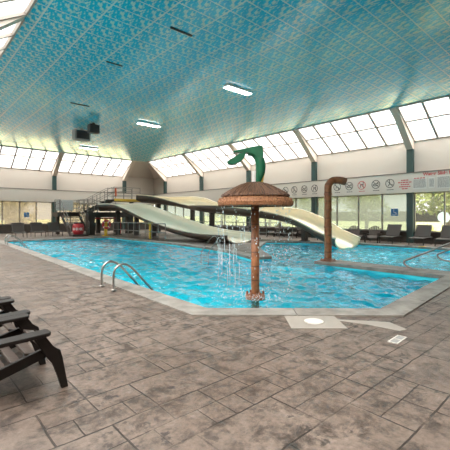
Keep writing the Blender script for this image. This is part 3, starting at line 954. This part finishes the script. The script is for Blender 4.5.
# red pipe frame under the tower
rp = thing('red_frame', 'red pipe frame standing under the slide tower', 'frame', (0, 27.9, 0))
bm = B(); box(bm, 10.8, 13.5, -.04, .04, 1.20, 1.32); link('crossbar', bm, RED, rp)
for x in (10.85, 13.4):
    bm = B(); box(bm, x-.11, x+.11, -.06, .06, 0, 1.20); link('post', bm, RED, rp)
# life ring on yellow stand
lr = thing('life_ring_stand', 'red life ring on a yellow post by the far pool edge', 'life ring', (11.05, 25.2, 0))
bm = B(); box(bm, -.09, .09, -.06, .06, 0, 1.25); box(bm, -.2, .2, -.2, .2, 0, .05); link('post', bm, YEL, lr)
bm = B()
pp = [Vector((.27*math.cos(a)*.8, -.12-.27*math.cos(a)*.45, .85+.27*math.sin(a))) for a in [2*PI*k/28 for k in range(29)]]
tube(bm, pp, .075, 10, cap=False); rg = link('ring', bm, RED, lr, True)
bm = B()
for k in (3, 10, 17, 24): tube(bm, [pp[k], pp[k+1]], .08, 10)
link('white_band', bm, WHITE, rg)
# yellow bollard
yb = thing('yellow_post', 'yellow warning post beside the left slide supports', 'post', (11.62, 19.9, 0))
bm = B(); box(bm, -.07, .07, -.07, .07, 0, 1.02); bevel(bm, .012); link('post', bm, YEL, yb)
bm = B(); box(bm, -.13, .13, -.13, .13, 0, .03); link('base_plate', bm, DARKST, yb)
bm = B(); box(bm, -.16, .16, -.035, .035, .94, 1.03); link('cap', bm, YEL, yb)
# guard railing between pool and tower
gr = thing('guard_railing', 'grey guard railing along the far-right pool edge under the tower', 'railing')
railing(gr, (11.35, 24.6), (11.25, 17.6), 0, 0, 9, 1.0, 2, 'rails')
g2 = thing('guard_railing', 'grey guard railing along the deck behind the mushroom fountain', 'railing')
railing(g2, (17.9, 23.5), (18.6, 14.2), 0, 0, 9, 1.0, 3, 'rails')
# red barrel cooler
co = thing('barrel_cooler', 'red barrel cooler with pale lettering on a dark base at the stair foot', 'cooler', (9.5, 26.35, 0))
bm = B(); box(bm, -.5, .6, -.4, .4, 0, .14); bevel(bm, .02); link('base', bm, DARKST, co)
bm = B(); lathe(bm, [(0, .14), (.33, .14), (.39, .35), (.40, .55), (.38, .75), (.33, .90), (0, .90)], 32); bd = link('barrel', bm, RED, co, True)
bm = B(); lathe(bm, [(0, .90), (.31, .90), (.28, .97), (.08, 1.0), (0, 1.0)], 28); link('lid', bm, BLACK, co, True)
bm = B()
for k in range(18):
    if k in (5, 11): continue
    a0 = -PI*.95 + k*.10; h_ = .05 + .035*((k*7) % 3)
    pts_ = [(.408*math.cos(a0), .408*math.sin(a0)), (.408*math.cos(a0+.07), .408*math.sin(a0+.07)), (.398*math.cos(a0+.07), .398*math.sin(a0+.07)), (.398*math.cos(a0), .398*math.sin(a0))]
    prism(bm, pts_, 'z', .52-h_, .52+h_)
link('lettering', bm, WHITE, bd)
# bin behind the fountain, near the right slide
tb = thing('waste_bin', 'dark round bin under the right slide', 'bin', (16.9, 16.0, 0))
bm = B(); lathe(bm, [(0, 0), (.24, 0), (.29, .4), (.30, .72), (.27, .74), (0, .70)], 24); link('body', bm, DARKST, tb, True)
bm = B(); lathe(bm, [(.30, .70), (.33, .72), (.33, .77), (.29, .79), (.26, .74)], 24); link('rim', bm, BLACK, tb, True)

# handrail beside the right slide
hr = thing('slide_handrail', 'dark sloping handrail beside the lower end of the right slide', 'handrail')
bm = B()
for hh in (.45, .85): tube(bm, [(18.75, 13.4, .45+hh), (18.6, 11.3, hh-.1)], .03, 8)
link('rails', bm, DARKST, hr)
for y, z in ((13.4, 1.3), (12.4, 1.05), (11.3, .75)):
    bm = B(); tube(bm, [(18.75-(13.4-y)*.07, y, 0), (18.75-(13.4-y)*.07, y, z)], .03, 8); link('post', bm, DARKST, hr)
# tables beside the windows behind the right slide
def cafe(x, y, label):
    t = thing('side_table', label, 'table', (x, y, 0))
    bm = B(); lathe(bm, [(0, .70), (.42, .70), (.42, .73), (0, .73)], 24); link('table_top', bm, DARKST, t)
    bm = B(); tube(bm, [(0, 0, 0.03), (0, 0, .70)], .04, 8); link('stem', bm, DARKST, t)
    bm = B(); lathe(bm, [(0, 0), (.27, 0), (.25, .03), (0, .04)], 20); link('base', bm, DARKST, t)
    return t
cafe(19.5, 15.6, 'dark round table under the windows, nearest to the right slide end')['group'] = 'tables behind the right slide'
cafe(19.5, 18.4, 'dark round table under the windows behind the mushroom pole')['group'] = 'tables behind the right slide'
GD = 'deck chairs behind the right slide'
dup(ch, (20.3, 14.7, 0), PI, 'dark slatted deck chair behind the right slide, on the near side of the tables', GD)
dup(ch, (20.3, 16.6, 0), PI, 'dark slatted deck chair behind the right slide, between the two round tables', GD)
dup(ch, (20.3, 19.4, 0), PI*1.1, 'dark slatted deck chair behind the mushroom pole, beside the farther table', GD)

# ------------------------------------------------------------------ signs on the band (face x = XR-.28, reading direction -y)
XS = XR-.28
def sbox(bm, y0, y1, z0, z1, d0=.0, d1=.006): box(bm, -d1, -d0, y0, y1, z0, z1)
def ring(bm, r0, r1, d=.008, n=36, cz=0):
    a = [[bm.verts.new((x, r*math.cos(2*PI*k/n), cz+r*math.sin(2*PI*k/n))) for k in range(n)] for r, x in ((r0, -d), (r1, -d), (r1, 0), (r0, 0))]
    for i in range(4):
        for k in range(n): bm.faces.new((a[i][k], a[i][(k+1) % n], a[(i+1) % 4][(k+1) % n], a[(i+1) % 4][k]))
def stroke(bm, pts, w=.035, d=.006):
    for p, q in zip(pts, pts[1:]):
        beam(bm, (-d/2, p[0], p[1]), (-d/2, q[0], q[1]), d, w, Vector((0, -(q[1]-p[1]), q[0]-p[0])))
FIG = {'dive': ([(.14, .10), (.02, .02), (-.10, -.06), (-.16, -.13)], [(.02, .02), (.10, -.09)], (-.10, -.15)),
       'run': ([(.02, .12), (.0, -.01), (.10, -.14)], [(.0, -.01), (-.10, -.10), (-.15, -.06)], (.03, .17)),
       'swim': ([(-.17, .0), (-.06, .05), (.08, .0), (.18, -.02)], [(-.15, -.09), (-.05, -.06), (.05, -.09), (.16, -.06)], (-.12, .10)),
       'push': ([(-.10, .12), (-.08, -.02), (-.12, -.16)], [(-.09, .06), (.05, .05), (.10, -.14)], (-.10, .17)),
       'glass': ([(-.08, .14), (.08, .14), (.0, .0), (.0, -.14)], [(-.07, -.14), (.07, -.14)], (.0, .08))}
icons = [(16.14, 'dive', INK), (15.37, 'run', INK), (14.54, 'swim', INK), (13.72, 'push', INK), (12.06, 'dive', INK), (11.24, 'swim', INK), (10.45, 'push', INKR), (9.59, 'swim', INK), (8.79, 'run', INK)]
names = ['round black prohibition sign on the band, just right of the mushroom cap', 'second round prohibition sign right of the mushroom cap', 'third round prohibition sign right of the mushroom cap', 'round prohibition sign beside the bent pipe, on its left',
         'round prohibition sign beside the bent pipe, on its right', 'second round prohibition sign right of the bent pipe', 'round prohibition sign with a red ring', 'round black prohibition sign next to the red-ringed one, on its right', 'last round black prohibition sign before the red text']
for (y, kind, ink), lb in zip(icons, names):
    t = thing('prohibition_sign', lb, 'sign', (XS-.001, y, 3.27), 0, 'prohibition signs on the band')
    bm = B(); ring(bm, .215, .25); link('ring', bm, ink, t)
    bm = B(); stroke(bm, [(.155, .155), (-.155, -.155)], .03, .007); link('slash', bm, ink, t)
    bm = B(); A_, B2, hd = FIG[kind]
    stroke(bm, A_, .042, .005); stroke(bm, B2, .042, .005)
    pr = [(hd[0]+.035*math.cos(2*PI*k/12), hd[1]+.035*math.sin(2*PI*k/12)) for k in range(12)]
    prism(bm, pr, 'x', -.005, 0); link('figure', bm, INK, t)
    bm = B()
    for q, w in ((.17, .12), (.03, .09), (-.08, .12)): sbox(bm, q-w, q, -.37, -.335)
    link('caption', bm, ink, t)
rt = thing('rules_sign', 'short block of red text on the band above the green column', 'sign', (XS-.001, 7.98, 3.15), 0)
rnd = random.Random(21)
bm = B()
for r_, w in enumerate((.2, .36, .22, .30, .16)):
    z = .24-r_*.115; y = w
    while y > -w:
        l = rnd.uniform(.07, .15); sbox(bm, max(-w, y-l), y, z-.028, z+.028); y -= l+.025
link('text_lines', bm, INKR, rt)
# rule boards
def rules(y0, y1, z0, z1, label, seed, title):
    t = thing('rules_sign', label, 'sign', (XS-.001, (y0+y1)/2, (z0+z1)/2), 0, 'printed rule boards')
    w, h = (y0-y1)/2, (z1-z0)/2
    bm = B(); sbox(bm, -w, w, -h, h, 0, .008); link('board', bm, PAPER, t)
    rnd = random.Random(seed); bm = B(); z = h-.10
    while z > -h+.05:
        y = w-.04
        while y > -w+.05:
            l = rnd.uniform(.02, .09); sbox(bm, max(-w+.03, y-l), y, z-.011, z+.011, .008, .010); y -= l+.016
        z -= .042
    link('text_lines', bm, INKM, t)
    if title:
        bm = B(); y = w*.8
        while y > -w*.7:
            l = rnd.uniform(.08, .16); sbox(bm, y-l, y, h-.06, h-.005, .008, .011); y -= l+.03
        link('red_heading', bm, INKR, t)
rules(7.58, 6.90, 2.88, 3.48, 'white rule board with red heading over the clear window', 4, True)
rules(6.42, 5.4, 2.86, 3.52, 'white rule board at the right picture edge', 5, False)
rules(6.80, 6.52, 2.90, 3.46, 'narrow rule board between the two wide rule boards', 6, False)
def text(name, s, size, m, loc, rot, depth=.006, font=None, sx=1):
    cu = bpy.data.curves.new(name, 'FONT'); cu.body = s; cu.size = size; cu.extrude = depth/2; cu.align_x = 'LEFT'; cu.offset = .007
    o = bpy.data.objects.new(name, cu); C.objects.link(o)
    dg = bpy.context.evaluated_depsgraph_get()
    me = bpy.data.meshes.new_from_object(o.evaluated_get(dg))
    bpy.data.objects.remove(o)
    me.materials.clear(); me.materials.append(m)
    o = bpy.data.objects.new(name, me); C.objects.link(o); o.location = loc; o.rotation_euler = rot; o.scale = (sx, 1, 1)
    return o
tx = text('lettering', 'Water Slide Rules', .235, INKR, (XS-.004, 7.07, 3.56), (PI/2, 0, -PI/2), .006)
tag(tx, 'red heading lettering along the band above the rule boards', 'lettering')
def access(origin, rz, label):
    t = thing('window_sign', label, 'sign', origin, rz)
    bm = B(); sbox(bm, -.2, .2, -.2, .2, 0, .006); link('panel', bm, BLUE, t)
    bm = B(); stroke(bm, [(.04, .09), (.03, -.02), (-.07, -.02), (-.11, -.12), (-.15, -.11)], .03, .016)
    pts_ = [(.02+.10*math.cos(a), -.06+.10*math.sin(a)) for a in [PI*.75+k*.35 for k in range(11)]]
    stroke(bm, pts_, .025, .016)
    prism(bm, [(.045+.032*math.cos(2*PI*k/12), .135+.032*math.sin(2*PI*k/12)) for k in range(12)], 'x', -.016, -.006)
    link('symbol', bm, WHITE, t)
access((XR+.07, 8.68, 1.66), 0, 'small blue sign on the frosted window beside the green column')
access((8.07, YF+.07, 1.55), PI/2, 'small blue sign on the far-left window above the loungers')

# ------------------------------------------------------------------ ceiling fittings
def clight(x, y, label):
    t = thing('ceiling_light', label, 'ceiling light', (x, y, ZC), 0, 'ceiling lights in a row')
    bm = B(); box(bm, -.72, .72, -.17, .17, -.10, 0); bevel(bm, .015); link('housing', bm, WHITE, t)
    bm = B(); box(bm, -.69, .69, -.145, .145, -.115, -.10); link('diffuser', bm, LAMP, t)
clight(10.7, 11.05, 'long ceiling light nearest the camera')
clight(10.85, 18.75, 'long ceiling light, middle of the three')
clight(11.1, 28.5, 'long ceiling light farthest from the camera')
def cbox(x, y, w, l, h, m, label):
    t = thing('ceiling_speaker', label, 'speaker', (x, y, ZC), 0)
    bm = B(); box(bm, -w/2, w/2, -l/2, l/2, -h-.1, -.1); bevel(bm, .02); link('cabinet', bm, m, t)
    bm = B(); box(bm, -.06, .06, -.06, .06, -.1, 0); link('bracket', bm, m, t)
    bm = B(); box(bm, -w*.4, w*.4, -l/2-.012, -l/2+.004, -h*.9-.1, -h*.1-.1); link('grille', bm, BLACK, t)
cbox(8.4, 22.75, .95, .55, .62, GREYBOX, 'grey box hanging from the ceiling, left of the black one')
cbox(8.4, 20.85, .58, .42, .50, BLACK, 'small black box hanging from the ceiling')
def vent(x, y, w, l, label):
    t = thing('ceiling_vent', label, 'vent', (x, y, ZC), 0, 'slot vents in the ceiling')
    bm = B()
    box(bm, -w/2, w/2, -l/2, -l/2+.015, -.03, 0); box(bm, -w/2, w/2, l/2-.015, l/2, -.03, 0); box(bm, -w/2, -w/2+.015, -l/2, l/2, -.03, 0); box(bm, w/2-.015, w/2, -l/2, l/2, -.03, 0)
    link('frame', bm, DARKST, t)
    bm = B()
    for k in range(3): box(bm, -w/2, w/2, -l/2+.02+k*(l-.05)/3, -l/2+.03+k*(l-.05)/3+.01, -.025, 0)
    link('louvers', bm, BLACK, t)
def px2(x, y): return x, y
vent(5.67, 12.2, .6, .035, 'dark slot vent in the ceiling at left, nearer of the left pair')
vent(6.5, 17.8, .9, .05, 'dark slot vent in the ceiling at left, farther of the left pair')
vent(6.15, 8.75, .75, .07, 'dark slot vent in the ceiling near the top centre of the picture')

# ------------------------------------------------------------------ deck fittings
sk = thing('skimmer_lid', 'round white skimmer lid in the near pool coping', 'lid', (4.19, 2.84, .004), 0)
bm = B(); box(bm, -.36, .36, -.30, .30, -.004, .006); bevel(bm, .003); o = link('surround', bm, STONE, sk); o.rotation_euler = (0, 0, -.74)
bm = B(); lathe(bm, [(0, .006), (.13, .006), (.13, .014), (.12, .018), (0, .018)], 28); link('cover', bm, PAPER, sk)
dr = thing('deck_drain', 'small white-rimmed rectangular drain in the near deck', 'drain', (4.32, 1.78, 0.001), .05); dr.scale = (.8, .8, 1)
bm = B()
box(bm, -.20, .20, -.07, -.05, 0, .008); box(bm, -.20, .20, .05, .07, 0, .008); box(bm, -.20, -.18, -.07, .07, 0, .008); box(bm, .18, .20, -.07, .07, 0, .008); box(bm, -.01, .01, -.07, .07, 0, .008)
link('rim', bm, PAPER, dr)
bm = B(); box(bm, -.18, .18, -.05, .05, -.001, .004); link('grate', bm, GREYBOX, dr)
# worn pale cement patch beside the coping
bm = B(); prism(bm, [(4.42, 2.86), (4.62, 2.30), (4.66, 1.90), (4.80, 1.86), (4.95, 2.15)], 'z', .0, .004)
tag(link('cement_patch', bm, STONE), 'pale triangular cement patch between drain and coping', 'patch', kind='structure')
# depth marker tiles on the far coping
for x, y, m_, lb in ((17.97, 7.9, WHITE, 'white depth marker tile on the coping below the deck chairs'), (17.97, 6.3, YEL, 'yellow depth marker tile on the coping at right'), (17.97, 6.9, BLACK, 'long black tile on the far coping at right')):
    t = thing('depth_marker', lb, 'marker tile', (x, y, .022), 0)
    bm = B(); box(bm, -.035, .12, -.16, .16, -.0, .012); bevel(bm, .003); link('tile', bm, m_, t)
    if m_ is not BLACK:
        bm = B(); box(bm, .0, .02, -.10, .10, .012, .014); link('marking', bm, INK, t)

# ------------------------------------------------------------------ light
w = bpy.data.worlds.new('sky'); sc.world = w; w.use_nodes = True
nt = w.node_tree
bg = nt.nodes['Background']; bg.inputs[1].default_value = 1.0
tc = N(nt, 'ShaderNodeTexCoord'); sx = N(nt, 'ShaderNodeSeparateXYZ'); nt.links.new(tc.outputs['Generated'], sx.inputs[0])
c = RAMP(nt, sx.outputs[2], [(0., (.150, .148, .145)), (.30, (.165, .162, .157)), (.50, (.27, .263, .25)), (.72, (.78, .755, .71)), (1., (1., .965, .905))])
nt.links.new(c, bg.inputs[0])
bg.inputs[1].default_value = 7.0

# ------------------------------------------------------------------ camera
cam = bpy.data.cameras.new('camera'); co_ = bpy.data.objects.new('camera', cam); C.objects.link(co_)
cam.sensor_fit = 'HORIZONTAL'; cam.sensor_width = 36; cam.lens = 36*360/450
cam.shift_y = -(216-225)/450*-1
yaw = math.atan2(.669, .743)
co_.location = (0, 0, 1.45); co_.rotation_euler = (PI/2, 0, -yaw)
cam.clip_start = .05; cam.clip_end = 500
sc.camera = co_

vs_ = sc.view_settings
sc.display_settings.display_device = 'sRGB'
vs_.view_transform = 'Standard'; vs_.look = 'None'; vs_.gamma = 1; vs_.use_curve_mapping = False
vs_.exposure = 1.2
sc.cycles.use_denoising = True
sc.cycles.max_bounces = 10; sc.cycles.diffuse_bounces = 6; sc.cycles.transparent_max_bounces = 12
sc.cycles.sample_clamp_indirect = 6
